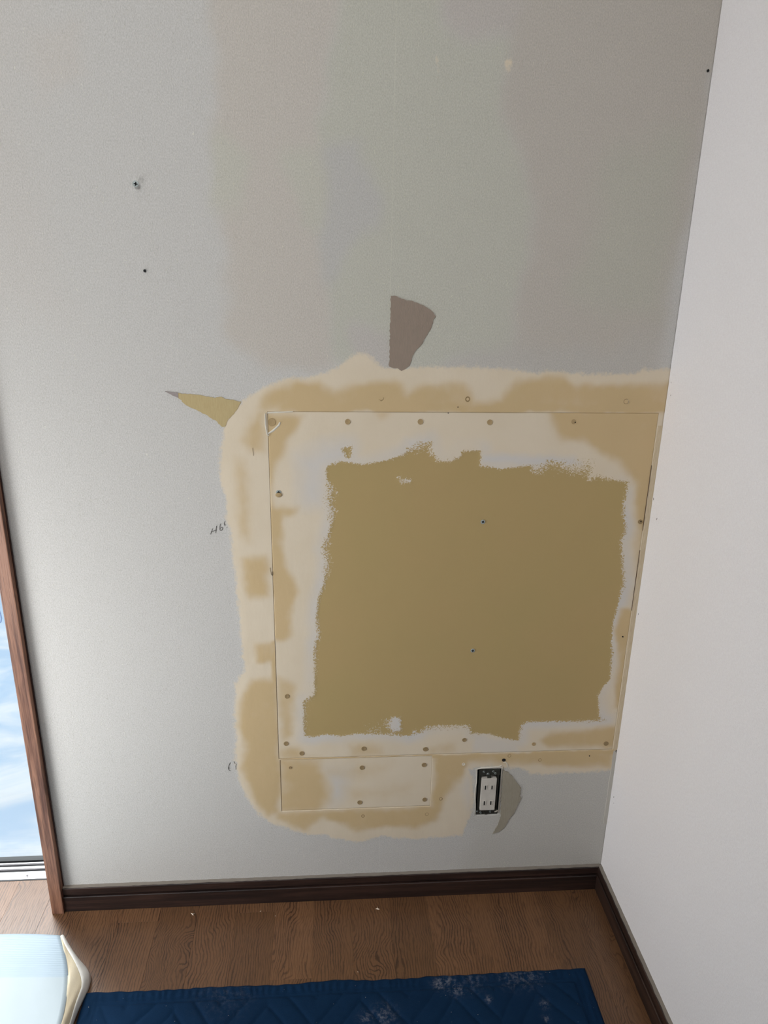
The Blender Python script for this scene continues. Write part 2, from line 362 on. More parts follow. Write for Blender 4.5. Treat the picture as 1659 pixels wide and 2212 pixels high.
def tan_field(lst, seed):
    F = np.zeros(GX.shape)
    for pts, r, a in lst: F = np.maximum(F, a*smooth(soft(WP(pts), r*(1.3 if r < .004 else 2.0))))
    F = np.clip(F*(1.0+0.55*vnoise(0.05, seed)+0.3*vnoise(0.012, seed+1)), 0, 1)
    return blur(F, 0.002)
kcut = TANS.index(None)
F_tanW = tan_field(TANS[:kcut], 21); F_tanP = tan_field(TANS[kcut+1:], 41); F_tan = F_tanW
inpan = np.maximum(sdf(WP([(571,890),(1425,881),(1323,1620),(605,1638)]), GX, GZ), sdf(WP([(605,1640),(933,1632),(930,1740),(608,1752)]), GX, GZ)) > 0
sdp = sdf(PUTTY, GX, GZ)
F_cool = smooth(np.clip((F_olive+0.030)/0.026, 0, 1))*np.clip(0.55+1.6*vnoise(0.09, 5), 0, 1)
for pts, r, a in [([(640,985),(700,960),(760,950),(760,1000),(705,1010),(700,1100),(655,1090)], .02, .9), ([(1040,985),(1130,985),(1240,985),(1250,1000),(1150,1010),(1040,1005)], .008, 1.0),
                  ([(700,1655),(760,1660),(745,1720),(715,1735)], .02, .9), ([(1018,1586),(1120,1600),(1120,1625),(1018,1625)], .006, .6), ([(872,948),(935,945),(930,960),(880,975)], .006, .8),
                  ([(1020,1655),(1000,1700),(1018,1790),(1040,1770),(1024,1700)], .012, .6)]:
    F_cool = np.maximum(F_cool, a*soft(WP(pts), r))
F_cool *= (1-0.9*np.where(inpan, F_tanP, F_tanW))*np.clip(sdp/0.01, 0, 1)
# faint hue drift of the aged wallpaper
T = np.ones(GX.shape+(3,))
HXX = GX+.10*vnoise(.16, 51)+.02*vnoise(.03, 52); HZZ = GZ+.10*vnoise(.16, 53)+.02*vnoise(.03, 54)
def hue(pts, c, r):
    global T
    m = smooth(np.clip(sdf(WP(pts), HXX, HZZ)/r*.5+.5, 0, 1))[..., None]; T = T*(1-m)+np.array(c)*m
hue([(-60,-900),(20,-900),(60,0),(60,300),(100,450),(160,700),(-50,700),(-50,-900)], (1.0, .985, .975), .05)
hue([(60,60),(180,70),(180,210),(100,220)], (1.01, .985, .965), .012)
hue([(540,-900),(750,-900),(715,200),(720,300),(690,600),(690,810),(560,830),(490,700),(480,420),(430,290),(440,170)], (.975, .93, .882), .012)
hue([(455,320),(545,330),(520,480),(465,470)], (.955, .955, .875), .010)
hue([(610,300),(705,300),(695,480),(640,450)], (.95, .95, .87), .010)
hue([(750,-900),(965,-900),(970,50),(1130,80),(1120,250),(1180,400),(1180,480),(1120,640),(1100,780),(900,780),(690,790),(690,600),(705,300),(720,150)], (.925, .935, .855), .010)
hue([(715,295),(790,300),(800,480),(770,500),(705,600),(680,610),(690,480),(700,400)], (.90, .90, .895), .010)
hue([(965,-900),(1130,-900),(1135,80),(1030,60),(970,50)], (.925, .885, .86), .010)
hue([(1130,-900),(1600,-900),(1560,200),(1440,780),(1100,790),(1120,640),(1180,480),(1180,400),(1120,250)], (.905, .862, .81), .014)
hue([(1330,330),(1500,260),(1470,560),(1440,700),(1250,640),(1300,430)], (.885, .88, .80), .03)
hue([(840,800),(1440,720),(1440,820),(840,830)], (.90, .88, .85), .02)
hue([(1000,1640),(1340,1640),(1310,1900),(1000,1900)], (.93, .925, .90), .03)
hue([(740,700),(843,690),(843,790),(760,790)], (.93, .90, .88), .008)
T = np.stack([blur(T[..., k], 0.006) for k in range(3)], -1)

def sample(F, x, z):
    u = np.clip((x-gx[0])/DX, 0, len(gx)-1.001); v = np.clip((z-gz[0])/DX, 0, len(gz)-1.001)
    i = u.astype(int); j = v.astype(int); fu = u-i; fv = v-j
    if F.ndim == 3: fu = fu[:, None]; fv = fv[:, None]
    return (F[j, i]*(1-fu)+F[j, i+1]*fu)*(1-fv)+(F[j+1, i]*(1-fu)+F[j+1, i+1]*fu)*fv

def plate(name, xs, zs, y, thick, holes=(), parent=None, relief=None, tan=None):
    """wall sheet facing -y built on a grid, with its material fields stored on the vertices; solid behind"""
    xs = np.array(sorted(set(np.round(xs, 6)))); zs = np.array(sorted(set(np.round(zs, 6))))
    nx, nz = len(xs), len(zs); X, Z = np.meshgrid(xs, zs); x = X.ravel(); z = Z.ravel()
    yy = np.full(x.shape, y)
    if relief is not None: yy = yy-relief(x, z)
    I = np.arange(nx*nz).reshape(nz, nx)
    cx = (xs[:-1]+xs[1:])/2; cz = (zs[:-1]+zs[1:])/2; CX, CZ = np.meshgrid(cx, cz); keep = np.ones(CX.shape, bool)
    for a, b, c, d in holes: keep &= ~((CX > a) & (CX < b) & (CZ > c) & (CZ < d))
    q = np.stack([I[:-1, :-1], I[:-1, 1:], I[1:, 1:], I[1:, :-1]], -1)[keep]
    co = np.stack([x, yy, z], -1)
    # returns into the holes and round the outside
    nb = len(co); extra = []; back = {}
    kp = np.pad(keep, 1)
    ev = []
    K = np.argwhere(keep)
    for j, i in K[(~kp[K[:, 0], K[:, 1]+1]) | (~kp[K[:, 0]+2, K[:, 1]+1]) | (~kp[K[:, 0]+1, K[:, 1]]) | (~kp[K[:, 0]+1, K[:, 1]+2])]:
        for cond, a, b in ((kp[j, i+1], I[j, i], I[j, i+1]), (kp[j+2, i+1], I[j+1, i+1], I[j+1, i]), (kp[j+1, i], I[j+1, i], I[j, i]), (kp[j+1, i+2], I[j, i+1], I[j+1, i+1])):
            if not cond:
                for v in (a, b):
                    if v not in back: back[v] = nb+len(ev); ev.append((co[v, 0], y+thick, co[v, 2]))
                extra.append((b, a, back[a], back[b]))
    co = np.vstack([co, np.array(ev)]); faces = np.vstack([q, np.array(extra)])
    me = bpy.data.meshes.new(name)
    me.vertices.add(len(co)); me.vertices.foreach_set('co', co.astype(np.float32).ravel())
    me.loops.add(len(faces)*4); me.loops.foreach_set('vertex_index', faces.astype(np.int32).ravel())
    me.polygons.add(len(faces)); me.polygons.foreach_set('loop_start', np.arange(0, len(faces)*4, 4, dtype=np.int32))
    me.polygons.foreach_set('loop_total', np.full(len(faces), 4, dtype=np.int32))
    me.update(calc_edges=True)
    for nm, F in (('putty', F_putty), ('tan', F_tanW if tan is None else tan), ('cool', F_cool), ('olive', F_olive), ('fray', F_fray)):
        a = me.attributes.new(nm, 'FLOAT', 'POINT'); a.data.foreach_set('value', sample(F, co[:, 0], co[:, 2]).astype(np.float32))
    a = me.attributes.new('tint', 'FLOAT_COLOR', 'POINT'); tc = sample(T, co[:, 0], co[:, 2]); a.data.foreach_set('color', np.hstack([tc, np.ones((len(tc), 1))]).astype(np.float32).ravel())
    return link(name, me, MW, parent)

PX0, PX1, PZ0, PZ1 = -0.7195, -0.0105, 0.3710, 1.0985           # large repair panel
SX0, SX1, SZ0, SZ1 = -0.7172, -0.3985, 0.2392, 0.3690           # small repair panel
HX0, HX1, HZ0, HZ1 = -0.2995, -0.2475, 0.2095, 0.3305           # outlet opening
JX = -1.190
ar = lambda a, b, s: list(np.arange(a, b-1e-9, s))+[b]
def bulge(x, z):                                               # filler built up round the panel, a few tenths of a millimetre
    sx_, sz_ = wallpt(297, 402)
    return 0.0016*np.exp(-((x-sx_)**2+(z-sz_)**2)/.011**2)+0.0007*smooth(sample(F_putty, x, z))+0.0005*sample(F_tan, x, z)
xs = ar(JX, -0.98, 0.01)+ar(-0.98, -0.90, 0.0035)+ar(-0.90, 0.0, 0.0025)+[PX0, PX1, SX0, SX1, HX0, HX1]
zs = [0.0, 0.03, 0.06, 0.10]+ar(0.13, 1.17, 0.0025)+ar(1.17, 2.4, 0.012)+[PZ0, PZ1, SZ0, SZ1, HZ0, HZ1]
wall = plate('wall_back', xs, zs, 0.0, 0.05, holes=((PX0, PX1, PZ0, PZ1), (SX0, SX1, SZ0, SZ1), (HX0, HX1, HZ0, HZ1)), relief=bulge)
tag(wall, 'grey papered wall with a large filled plasterboard repair beside the corner', 'wall', kind='structure')
pan = plate('repair_panel', ar(PX0+.00025, PX1-.00025, 0.0025), ar(PZ0+.00025, PZ1-.00025, 0.0025), 0.0003, 0.012, parent=wall, relief=lambda x, z: 0.0006*(1-np.clip(sample(F_olive, x, z)/0.004, 0, 1)), tan=F_tanP)
tag(pan, 'large square plasterboard panel, bare olive middle and cream filler round its rim')
pan2 = plate('repair_panel', ar(SX0+.0002, SX1-.0002, 0.0025), ar(SZ0+.0002, SZ1-.0002, 0.0025), -0.0001, 0.012, parent=wall, relief=lambda x, z: 0*x, tan=F_tanP)
tag(pan2, 'small filled plasterboard panel below the large one, left of the outlet')
box('wall_backing', (JX, 0.05, 0.0), (0.0, 0.083, 2.4), M_CEIL, wall)

# torn places where the wallpaper's face is missing
def torn(name, pts, mat, y, jit=0.0006, label=None):
    pts = np.asarray(pts); out = []
    n = len(pts)
    for i in range(n):
        a = pts[i]; b = pts[(i+1) % n]; L = np.linalg.norm(b-a); k = max(1, int(L/0.003))
        straight = L > 0.12
        for q_ in range(k):
            p = a+(b-a)*q_/k
            if not straight: p = p+rng.normal(0, jit, 2)*(0.25 if q_ == 0 else 1.0)
            out.append(p)
    m = len(out); bm = bmesh.new()
    fr = [bm.verts.new((p[0], y, p[1])) for p in out]; f = bm.faces.new(fr)
    r = bmesh.ops.extrude_face_region(bm, geom=[f]); vs = [v for v in r['geom'] if isinstance(v, bmesh.types.BMVert)]
    bmesh.ops.translate(bm, verts=vs, vec=(0, -y, 0)); bmesh.ops.triangulate(bm, faces=[f_ for f_ in bm.faces if len(f_.verts) > 4], ngon_method='EAR_CLIP')
    bmesh.ops.recalc_face_normals(bm, faces=bm.faces)
    o = from_bm(name, bm, mat, wall)
    if label: tag(o, label)
    return o
torn('torn_patch', WP([(797,215),(840,212),(890,235),(970,262),(1050,275),(1130,305),(1190,330),(1270,380),(1310,425),(1335,465),(1300,510),(1275,610),(1230,680),(1195,735),(1180,780),(1110,850),(1060,930),(1040,1000),(1020,1050),(960,1095),(925,1112),(880,1080),(830,1078),(777,1060)], 5.53, 700, 600), M_TORN, -0.0009, label='brown-grey fan-shaped patch with a straight left edge above the panel')
torn('torn_patch', WP([(875,385),(870,430),(940,460),(1010,520),(1060,600),(1145,700),(1138,740),(1120,820),(1148,855),(1080,970),(1040,1080),(980,1140),(890,1300),(800,1360),(715,1385),(790,1260),(840,1130),(835,1090),(850,800),(865,600)], 6.912, 960, 1600), M_TORN2, -0.0014, label='grey-olive crescent of bare board right of the outlet')
torn('torn_patch', WP([(120,226),(150,228),(290,240),(380,258),(450,255),(500,272),(600,290),(570,350),(540,385),(505,420),(485,470),(465,472),(410,420),(350,385),(270,345),(215,320),(150,262),(130,250)], 3.318, 340, 780), M_TORN3, -0.0009, label='yellow pointed tear at the upper left of the panel')
torn('torn_patch', WP([(55,216),(90,222),(150,228),(152,262),(110,246)], 3.318, 340, 780), M_TORN4, -0.0012, 0.0003, 'grey tip of the yellow tear')

# corner strip between the panel and the right wall
def ragged_strip(name, x0, x1, z0, z1, y0, y1, mat, parent, jit=.0008, step=.012, label=None):
    n = int((z1-z0)/step)+1; vs = []; fs = []
    for i in range(n+1):
        z = z0+(z1-z0)*i/n; a = x0+random.uniform(-jit, jit)
        vs += [(a, y0, z), (a+.0008, y1, z), (x1, y1-.0004, z), (x1, y0, z)]
        if i:
            k = 4*i
            for e in range(4): fs.append((k-4+e, k-4+(e+1) % 4, k+(e+1) % 4, k+e))
    fs += [(0, 1, 2, 3), (4*n+3, 4*n+2, 4*n+1, 4*n)]
    o = pymesh(name, vs, fs, mat, parent)
    bm = bmesh.new(); bm.from_mesh(o.data); bmesh.ops.recalc_face_normals(bm, faces=bm.faces); bm.to_mesh(o.data); bm.free()
    if label: tag(o, label)
    return o
M_STRIP = torn_material('corner_filler_strip', (196, 178, 148), (208, 192, 164))
M_STRIP2 = torn_material('grey_corner_paper', (184, 180, 170), (192, 187, 178))
ragged_strip('corner_filler', -0.0098, -0.0002, 0.372, 1.075, 0.0, -0.0016, M_STRIP, wall, label='beige strip of filler in the corner beside the panel')
ragged_strip('corner_filler', -0.0085, -0.0002, 0.175, 0.368, 0.0, -0.0012, M_STRIP2, wall, label='grey strip of paper in the corner below the panel')
M_CRACK = plain('brown_crack', (84, 62, 42), 0.8)
ragged_strip('corner_crack', -0.0112, -0.0106, 0.70, 0.83, 0.0, -0.0010, M_CRACK, wall, jit=.0003, label='thin dark crack along the panel edge, the lower one')
ragged_strip('corner_crack', -0.0112, -0.0106, 0.87, 1.00, 0.0, -0.0010, M_CRACK, wall, jit=.0003, label='thin dark crack along the panel edge')

# filled screw dimples
def disc(name, px, py, r, mat, y=-0.0004, parent=wall, n=14, label=None):
    x, z = wallpt(px, py); vs = [(x, y*0.6, z)]; fs = []
    sq = random.uniform(.9, 1.1)
    for i in range(n): a = 2*math.pi*i/n; vs.append((x+r*math.cos(a)*sq, y, z+r*math.sin(a)))
    for i in range(n): a = 2*math.pi*i/n; vs.append((x+r*1.08*math.cos(a)*sq, 0.0015, z+r*1.08*math.sin(a)))
    for i in range(n):
        j = (i+1) % n; fs.append((0, 1+i, 1+j)); fs.append((1+i, 1+n+i, 1+n+j, 1+j))
    o = pymesh(name, vs, fs, mat, parent)
    if label: tag(o, label)
    return o
for px, py, r, m in [(751,911,5,1),(908,911,5,1),(1058,912,5,1),(1239,911,4.5,1),(620,1504,5,2),(618,1606,5,2),(652,1627,5,2),(786,1617,5,2),(919,1618,5,2),(1003,1598,4.6,2),(782,1658,5,2),(916,1652,5,2),(777,1733,5,2),(917,1727,5,2),(952,1725,4,2),(1153,1607,4,1),(1309,1606,5,2),(1383,1127,4.5,2),(1352,867,5,2),(587,912,7,1),(784,1762,4,2),(922,1758,4,2),(627,1658,3,2),(1010,862,5,2),(1100,1632,4,2),(1166,1641,4,2)]:
    disc('screw_dimple', px, py, r*0.00098, M_TAN if m == 1 else M_TAN2, -0.0022 if False else -0.0013)
disc('screw_dimple', 1001, 1650, 0.0036, M_PUTTY, -0.0016, label='small white filled dimple')
# open pilot holes and chips
for px, py, r, w in [(313,585,.0024,0),(1242,912,.0011,0),(1345,1375,.0014,0),(1529,153,.0020,0),(989,879,.0010,0),(968,892,.0009,0),(1088,1641,.0038,0),(1384,1126,.0012,0),(1331,1622,.0022,0),(1273,1632,.0014,0),(824,1042,.0001,0)]:
    disc('nail_hole', px, py, r, M_DARK, -0.0018, n=10)
# little ridges of filler that catch the light
def smear(name, pts, w, mat, label=None, y=-0.0012, s=1.0, ox=0, oy=0):
    P = WP(pts, s, ox, oy); vs = []; fs = []
    for i, p in enumerate(P):
        d = P[min(i+1, len(P)-1)]-P[max(i-1, 0)]; d = d/(np.linalg.norm(d)+1e-9); n_ = np.array([-d[1], d[0]])
        ww = w*(0.55+0.6*math.sin(math.pi*(i+.5)/len(P))) if w > .0006 else w
        a = p+n_*ww/2; b = p-n_*ww/2
        vs += [(a[0], -0.0001, a[1]), (p[0], y, p[1]), (b[0], -0.0001, b[1])]
        if i: k = 3*i; fs += [(k-3, k-2, k+1, k), (k-2, k-1, k+2, k+1)]
    o = pymesh(name, vs, fs, mat, wall, True)
    if label: tag(o, label)
    return o
smear('filler_ridge', [(573,893),(574,920),(577,938),(581,941)], .003, M_PUTTY, y=-.003)
smear('filler_ridge', [(577,938),(590,930),(603,918),(605,912)], .004, M_PUTTY, y=-.002)
smear('filler_ridge', [(577,892),(605,890),(633,889)], .003, M_PUTTY, y=-.002)
smear('filler_ridge', [(1087,1646),(1092,1646),(1095,1649),(1096,1655)], .0030, M_PUTTY, y=-.0022)
smear('filler_ridge', [(1027,1662),(1040,1659),(1050,1658),(1066,1657),(1078,1656),(1084,1653)], .0036, M_PUTTY, label='white filler along the top of the outlet hole', y=-.002)
smear('filler_ridge', [(1028.5,1660),(1030,1675),(1029.5,1690),(1027,1702),(1026,1716),(1027,1740),(1026.5,1760)], .0020, M_PUTTY, label='white filler down the left of the outlet hole', y=-.002)
smear('filler_ridge', [(1084,1662),(1082,1700),(1078,1740),(1076,1756)], .003, M_CAULK, y=-.0015)
smear('filler_ridge', [(818,862),(823,866),(828,862),(828,858)], .0016, M_TAN, y=-.002)
smear('filler_ridge', [(1355,861),(1358,867),(1356,872)], .0018, M_STRIP, y=-.0024)
smear('filler_ridge', [(583,1226),(586,1240),(588,1243),(588,1234)], .0008, M_TAN2, y=-.0018)
smear('filler_ridge', [(545,968),(546,975),(547,984)], .0008, M_STRIP, y=-.002)
# pencilled measurements left of the panel
PEN = [([(395,1200),(388,1222),(380,1242)],3.318,340,780),([(383,1224),(405,1217),(424,1209)],3.318,340,780),([(424,1180),(420,1205),(418,1232)],3.318,340,780),
       ([(452,1165),(447,1190),(448,1212),(460,1214),(468,1200),(462,1190),(450,1197)],3.318,340,780),([(485,1145),(478,1165),(483,1180),(488,1170)],3.318,340,780),([(497,1190),(499,1194)],3.318,340,780),
       ([(300,1175),(285,1200),(275,1240),(282,1262),(300,1268)],5.184,440,1420),([(280,1236),(298,1240)],5.184,440,1420),([(338,1165),(345,1180),(352,1190)],5.184,440,1420),([(368,1188),(358,1215),(360,1255)],5.184,440,1420)]
for pts, s, ox, oy in PEN: smear('pencil_stroke', pts, .0009, M_PENCIL, s=s, ox=ox, oy=oy, y=-.0010)

# screws
def screw(px, py, label, r=.0046, y=-0.0012, proud=0.0, rot=.3):
    x, z = wallpt(px, py)
    t = tag(empty('drywall_screw', (x, y-proud, z)), label, 'screw', 'screws left in the wall')
    bm = bmesh.new(); n = 20; prof = [(0.0006, 0.004), (r*.55, .0012), (r, 0.0), (r*.92, -.0004), (0, -.0006)]
    rings = []
    for rr, yy in prof:
        rings.append([bm.verts.new((rr*math.cos(2*math.pi*i/n), yy, rr*math.sin(2*math.pi*i/n))) for i in range(n)] if rr > 0 else [bm.verts.new((0, yy, 0))])
    for a, b in zip(rings[:-1], rings[1:]):
        for i in range(n):
            j = (i+1) % n
            bm.faces.new((a[i], a[j], b[j], b[i]) if len(b) > 1 else (a[i], a[j], b[0]))
    bmesh.ops.recalc_face_normals(bm, faces=bm.faces); from_bm('head', bm, M_SCREW, t, False)
    bm = bmesh.new()
    for k in range(2):
        m = Matrix.Rotation(rot+k*math.pi/2, 4, 'Y') @ Matrix.Diagonal((r*1.15, .0006, r*.30, 1))
        bmesh.ops.create_cube(bm, size=1, matrix=Matrix.Translation((0, -.0007, 0)) @ m)
    from_bm('cross_recess', bm, M_DARK, t)
    bm = bmesh.new(); bmesh.ops.create_cone(bm, segments=10, radius1=.0017, radius2=.0017, depth=.012+proud, matrix=Matrix.Translation((0, .006+proud/2, 0)) @ Matrix.Rotation(math.pi/2, 4, 'X'))
    from_bm('shank', bm, M_SCREW, t)
    return t
screw(295, 398, 'grey cross-head screw standing proud of the wallpaper at upper left', .0050, 0.0, .006, .25)
screw(1043, 1127, 'silver cross-head screw in the bare olive panel, the upper one', .0044, -.0008, 0, .6)
screw(1021, 1405, 'silver cross-head screw in the bare olive panel, the lower one', .0044, -.0008, 0, .1)
s4 = screw(602, 1064, 'screw half buried in filler near the left edge of the panel', .0050, -.0006, 0, .0)
x, z = wallpt(602, 1069); bm = bmesh.new()
bmesh.ops.create_uvsphere(bm, u_segments=14, v_segments=8, radius=1, matrix=Matrix.Translation((0, -.0008, -.0042)) @ Matrix.Diagonal((.0062, .0012, .0042, 1)))
from_bm('filler_dab', bm, M_TAN, s4, True)
# ------------------------------------------------------------------ outlet
out = tag(empty('wall_outlet', (-0.2735, 0.0, 0.2695)), 'white two-socket outlet without its cover plate, in an open hole in the wall', 'outlet')
def lo(o): o.matrix_parent_inverse = Matrix.Translation((0.2735, 0.0, -0.2695)); return o
bx = bmesh.new(); hx0, hx1, hz0, hz1 = HX0+.0008, HX1-.0008, HZ0+.0008, HZ1-.0008
bm_box(bx, (hx0, .040, hz0), (hx1, .043, hz1)); bm_box(bx, (hx0, .003, hz0), (hx0+.0012, .040, hz1)); bm_box(bx, (hx1-.0012, .003, hz0), (hx1, .040, hz1))
bm_box(bx, (hx0, .003, hz0), (hx1, .040, hz0+.0012)); bm_box(bx, (hx0, .003, hz1-.0012), (hx1, .040, hz1)); lo(from_bm('back_box', bx, M_BOXG, out))
fx0, fx1, fz0, fz1 = -0.2965, -0.2505, 0.2125, 0.3280
fr = bmesh.new()
bm_box(fr, (fx0, -.0002, .3135), (fx1, .0022, fz1), .0006); bm_box(fr, (fx0, -.0002, fz0), (fx1, .0022, .2235), .0006)
bm_box(fr, (-.2960, .0000, .2225), (-.2925, .0030, .3145), .0005); bm_box(fr, (-.2545, .0000, .2225), (-.2518, .0030, .3145), .0005)
lo(from_bm('mounting_frame', fr, M_METAL, out))
fr = bmesh.new()
for xx in (-.2918, -.2562): bm_box(fr, (xx-.0006, -.0012, .2230), (xx+.0006, .0040, .3130), .0003)
bm_box(fr, (-.2785, -.0030, .3085), (-.2695, .0, .3155), .0006); bm_box(fr, (-.2800, -.0030, .2178), (-.2700, .0, .2212), .0006); bm_box(fr, (-.2780, -.0030, .2135), (-.2720, .0, .2160), .0005)
lo(from_bm('frame_clip', fr, M_METAL, out))
rc = bmesh.new(); bm_box(rc, (-.2903, -.0052, .2265), (-.2575, .020, .3085), .0014); rec = lo(from_bm('receptacle', rc, M_RECEP, out))
for zc in (.2868, .2462):
    for xc, hh in ((-.2815, .0052), (-.2672, .0046)):
        r = bmesh.new(); bm_box(r, (xc-.0044, -.0059, zc-.0062), (xc+.0044, -.0050, zc+.0062), .0007); rr = from_bm('socket_rim', r, M_RECEP, rec)
        rr2 = bmesh.new(); bm_box(rr2, (xc-.0012, -.0062, zc-hh), (xc+.0012, -.0055, zc+hh)); from_bm('socket_slot', rr2, M_DARK, rec)
def capscrew(x, z, r, mat, y=-.0004):
    bm = bmesh.new(); bmesh.ops.create_cone(bm, segments=16, radius1=r, radius2=r*.85, depth=.0014, matrix=Matrix.Translation((x, y-.0007, z)) @ Matrix.Rotation(math.pi/2, 4, 'X'))
    bm_box(bm, (x-r*.7, y-.0017, z-.0003), (x+r*.7, y-.0013, z+.0003)); return lo(from_bm('frame_screw', bm, mat, out))
for xx, zz, r in [(-.2858,.3235,.0024),(-.2655,.3235,.0024),(-.2765,.3172,.0030),(-.2610,.3190,.0024),(-.2870,.2172,.0024),(-.2660,.2185,.0026),(-.2950,.2205,.0020)]: capscrew(xx, zz, r, M_SCREW)
bm = bmesh.new(); bm_box(bm, (-.2560, -.0015, .2172), (-.2505, .000, .2200), .0006); bm_box(bm, (-.2520, -.002, .2190), (-.2496, .000, .2222), .0006); lo(from_bm('plaster_crumb', bm, M_CAULK, out))

# ------------------------------------------------------------------ right wall, room shell
rw = pymesh('wall_right', [(0, .083, 0), (0, -3.2, 0), (0, -3.2, 2.4), (0, .083, 2.4), (.1, .083, 0), (.1, -3.2, 0), (.1, -3.2, 2.4), (.1, .083, 2.4)],
            [(0, 3, 2, 1), (4, 5, 6, 7), (0, 1, 5, 4), (1, 2, 6, 5), (2, 3, 7, 6), (3, 0, 4, 7)], MR)
tag(rw, 'white linen-textured wall meeting the repaired wall at the corner', 'wall', kind='structure')
M_SCUFF = plain('dark_scuff', (92, 78, 68), .8)
for px, py, r in [(1412,1078,.0022),(1419,1121,.0018),(1379,1327,.0018),(1326,1722,.0018),(1326,1735,.001),(1450,826,.001),(1449,854,.0014)]:
    y_, z_ = sidept(px, py); y_ = min(y_, -.003); n = 7; vs = [(-.0004, y_, z_)]+[(-.0002, y_+r*.7*random.uniform(.6, 1.2)*math.cos(a), z_+r*random.uniform(.8, 1.6)*math.sin(a)) for a in np.linspace(0, 2*math.pi, n, endpoint=False)]
    pymesh('scuff_mark', vs, [(0, 1+i, 1+(i+1) % n) for i in range(n)], M_SCUFF, rw)

wl = bmesh.new()
LX = -1.95
bm_box(wl, (LX-.06, -3.2, 0), (LX, -.95, 2.4)); bm_box(wl, (LX-.06, -.25, 0), (LX, .083, 2.4)); bm_box(wl, (LX-.06, -.95, 0), (LX, -.25, .18)); bm_box(wl, (LX-.06, -.95, .92), (LX, -.25, 2.4))  # unseen wall set close; its low opening is added for the side fill
tag(from_bm('wall_left', wl, M_SHELL), 'pale papered left wall with an opening added for the side fill light, out of view', 'wall', kind='structure')
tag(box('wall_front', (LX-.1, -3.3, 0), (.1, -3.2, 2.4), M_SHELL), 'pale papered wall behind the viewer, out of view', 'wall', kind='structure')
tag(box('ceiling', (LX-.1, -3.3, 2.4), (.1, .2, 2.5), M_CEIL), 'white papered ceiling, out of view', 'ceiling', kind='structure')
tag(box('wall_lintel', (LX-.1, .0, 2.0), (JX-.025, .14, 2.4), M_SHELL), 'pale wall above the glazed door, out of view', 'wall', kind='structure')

# ------------------------------------------------------------------ floor of oak strips
fl = box('floor', (LX-.1, -3.3, -.05), (.1, .0835, -.0035), M_GAP); tag(fl, 'brown oak strip floor with lively grain', 'floor', kind='structure')
SW = .0835; k0 = -.150
joint = {-11: [-.046], -8: [-.034], -7: [-.199], -13: [-.52], -1: [-.62]}
def plank(x0, x1, y0, y1):
    g = .00006; e = .00022
    vs = [(x0+g, y0+g, -.0035), (x1-g, y0+g, -.0035), (x1-g, y1-g, -.0035), (x0+g, y1-g, -.0035), (x0+g, y0+g, -e), (x1-g, y0+g, -e), (x1-g, y1-g, -e), (x0+g, y1-g, -e),
          (x0+g+e, y0+g+e, 0), (x1-g-e, y0+g+e, 0), (x1-g-e, y1-g-e, 0), (x0+g+e, y1-g-e, 0)]
    fs = [(3, 2, 1, 0), (8, 9, 10, 11)]
    for a in (0, 4):
        for i in range(4): j = (i+1) % 4; fs.append((a+i, a+j, a+4+j, a+4+i))
    pymesh('plank', vs, fs, MF, fl)
for k in range(-23, 2):
    xa = k0+k*SW; xb = min(xa+SW, 0.0)
    if xa > -.01 or xa < LX-.01: continue
    js = joint.get(k, [])
    y = js[-1]-.9 if js else -.42-random.random()*.8
    while y > -3.1: js = js+[y]; y -= .9
    js = [.083]+js+[-3.2]
    for a, b in zip(js[:-1], js[1:]):
        if a-b > .01: plank(xa, xb, b, a)

# ------------------------------------------------------------------ baseboards
def base_prof(s=-1.0):
    return [(0, .0), (s*.0110, .0), (s*.0110, .0375), (s*.0098, .0388), (s*.0045, .0390), (s*.0045, .0415), (s*.0085, .0425), (s*.0090, .0440), (s*.0090, .0595), (s*.0080, .0606), (0, .0606)]
pf = base_prof()
lower = [p for p in pf if p[1] <= .0392]+[(0, .0390)]; upper = [(0, .0390)]+[p for p in pf if p[1] >= .0389]
bb = extrude_profile('baseboard_back', lower, 'x', JX, -.0110, M_BASE); tag(bb, 'dark brown grooved baseboard under the repaired wall', 'baseboard', kind='structure')
extrude_profile('cap_strip', upper[0:1]+[(-.0045, .0390)]+[p for p in upper[1:] if p[1] > .0395], 'x', JX, -.0088, M_BASE, bb)
lowr = lower; br = extrude_profile('baseboard_right', lower, 'y', -3.2, 0.0, M_BASE_Y); tag(br, 'dark brown grooved baseboard under the white right wall', 'baseboard', kind='structure')
extrude_profile('cap_strip', [(0, .0390), (-.0045, .0390)]+[p for p in upper[1:] if p[1] > .0395], 'y', -3.2, 0.0, M_BASE_Y, br)
def caulk(axis, a, b, parent, lbl):
    n = int(abs(b-a)/.01); vs = []; fs = []
    for i in range(n+1):
        t_ = a+(b-a)*i/n; h = .0004+random.random()*.0008; w = .0064+random.random()*.0014
        for d, zz in ((0, .0606), (-w, .0606), (-w*.8, .0612), (-.0010, .0612+h*.5), (0, .0618+h)): vs.append((t_, d, zz) if axis == 'x' else (d, t_, zz))
        if i: k = 5*i; fs += [(k-5+e, k-4+e, k+1+e, k+e) for e in range(4)]
    o = pymesh('caulk_line', vs, fs, M_DUST, parent, True); tag(o, lbl)
caulk('x', JX, -.004, bb, 'grey bead of caulk on the baseboard top'); caulk('y', -3.2, -.002, br, 'grey bead of caulk on the baseboard top')

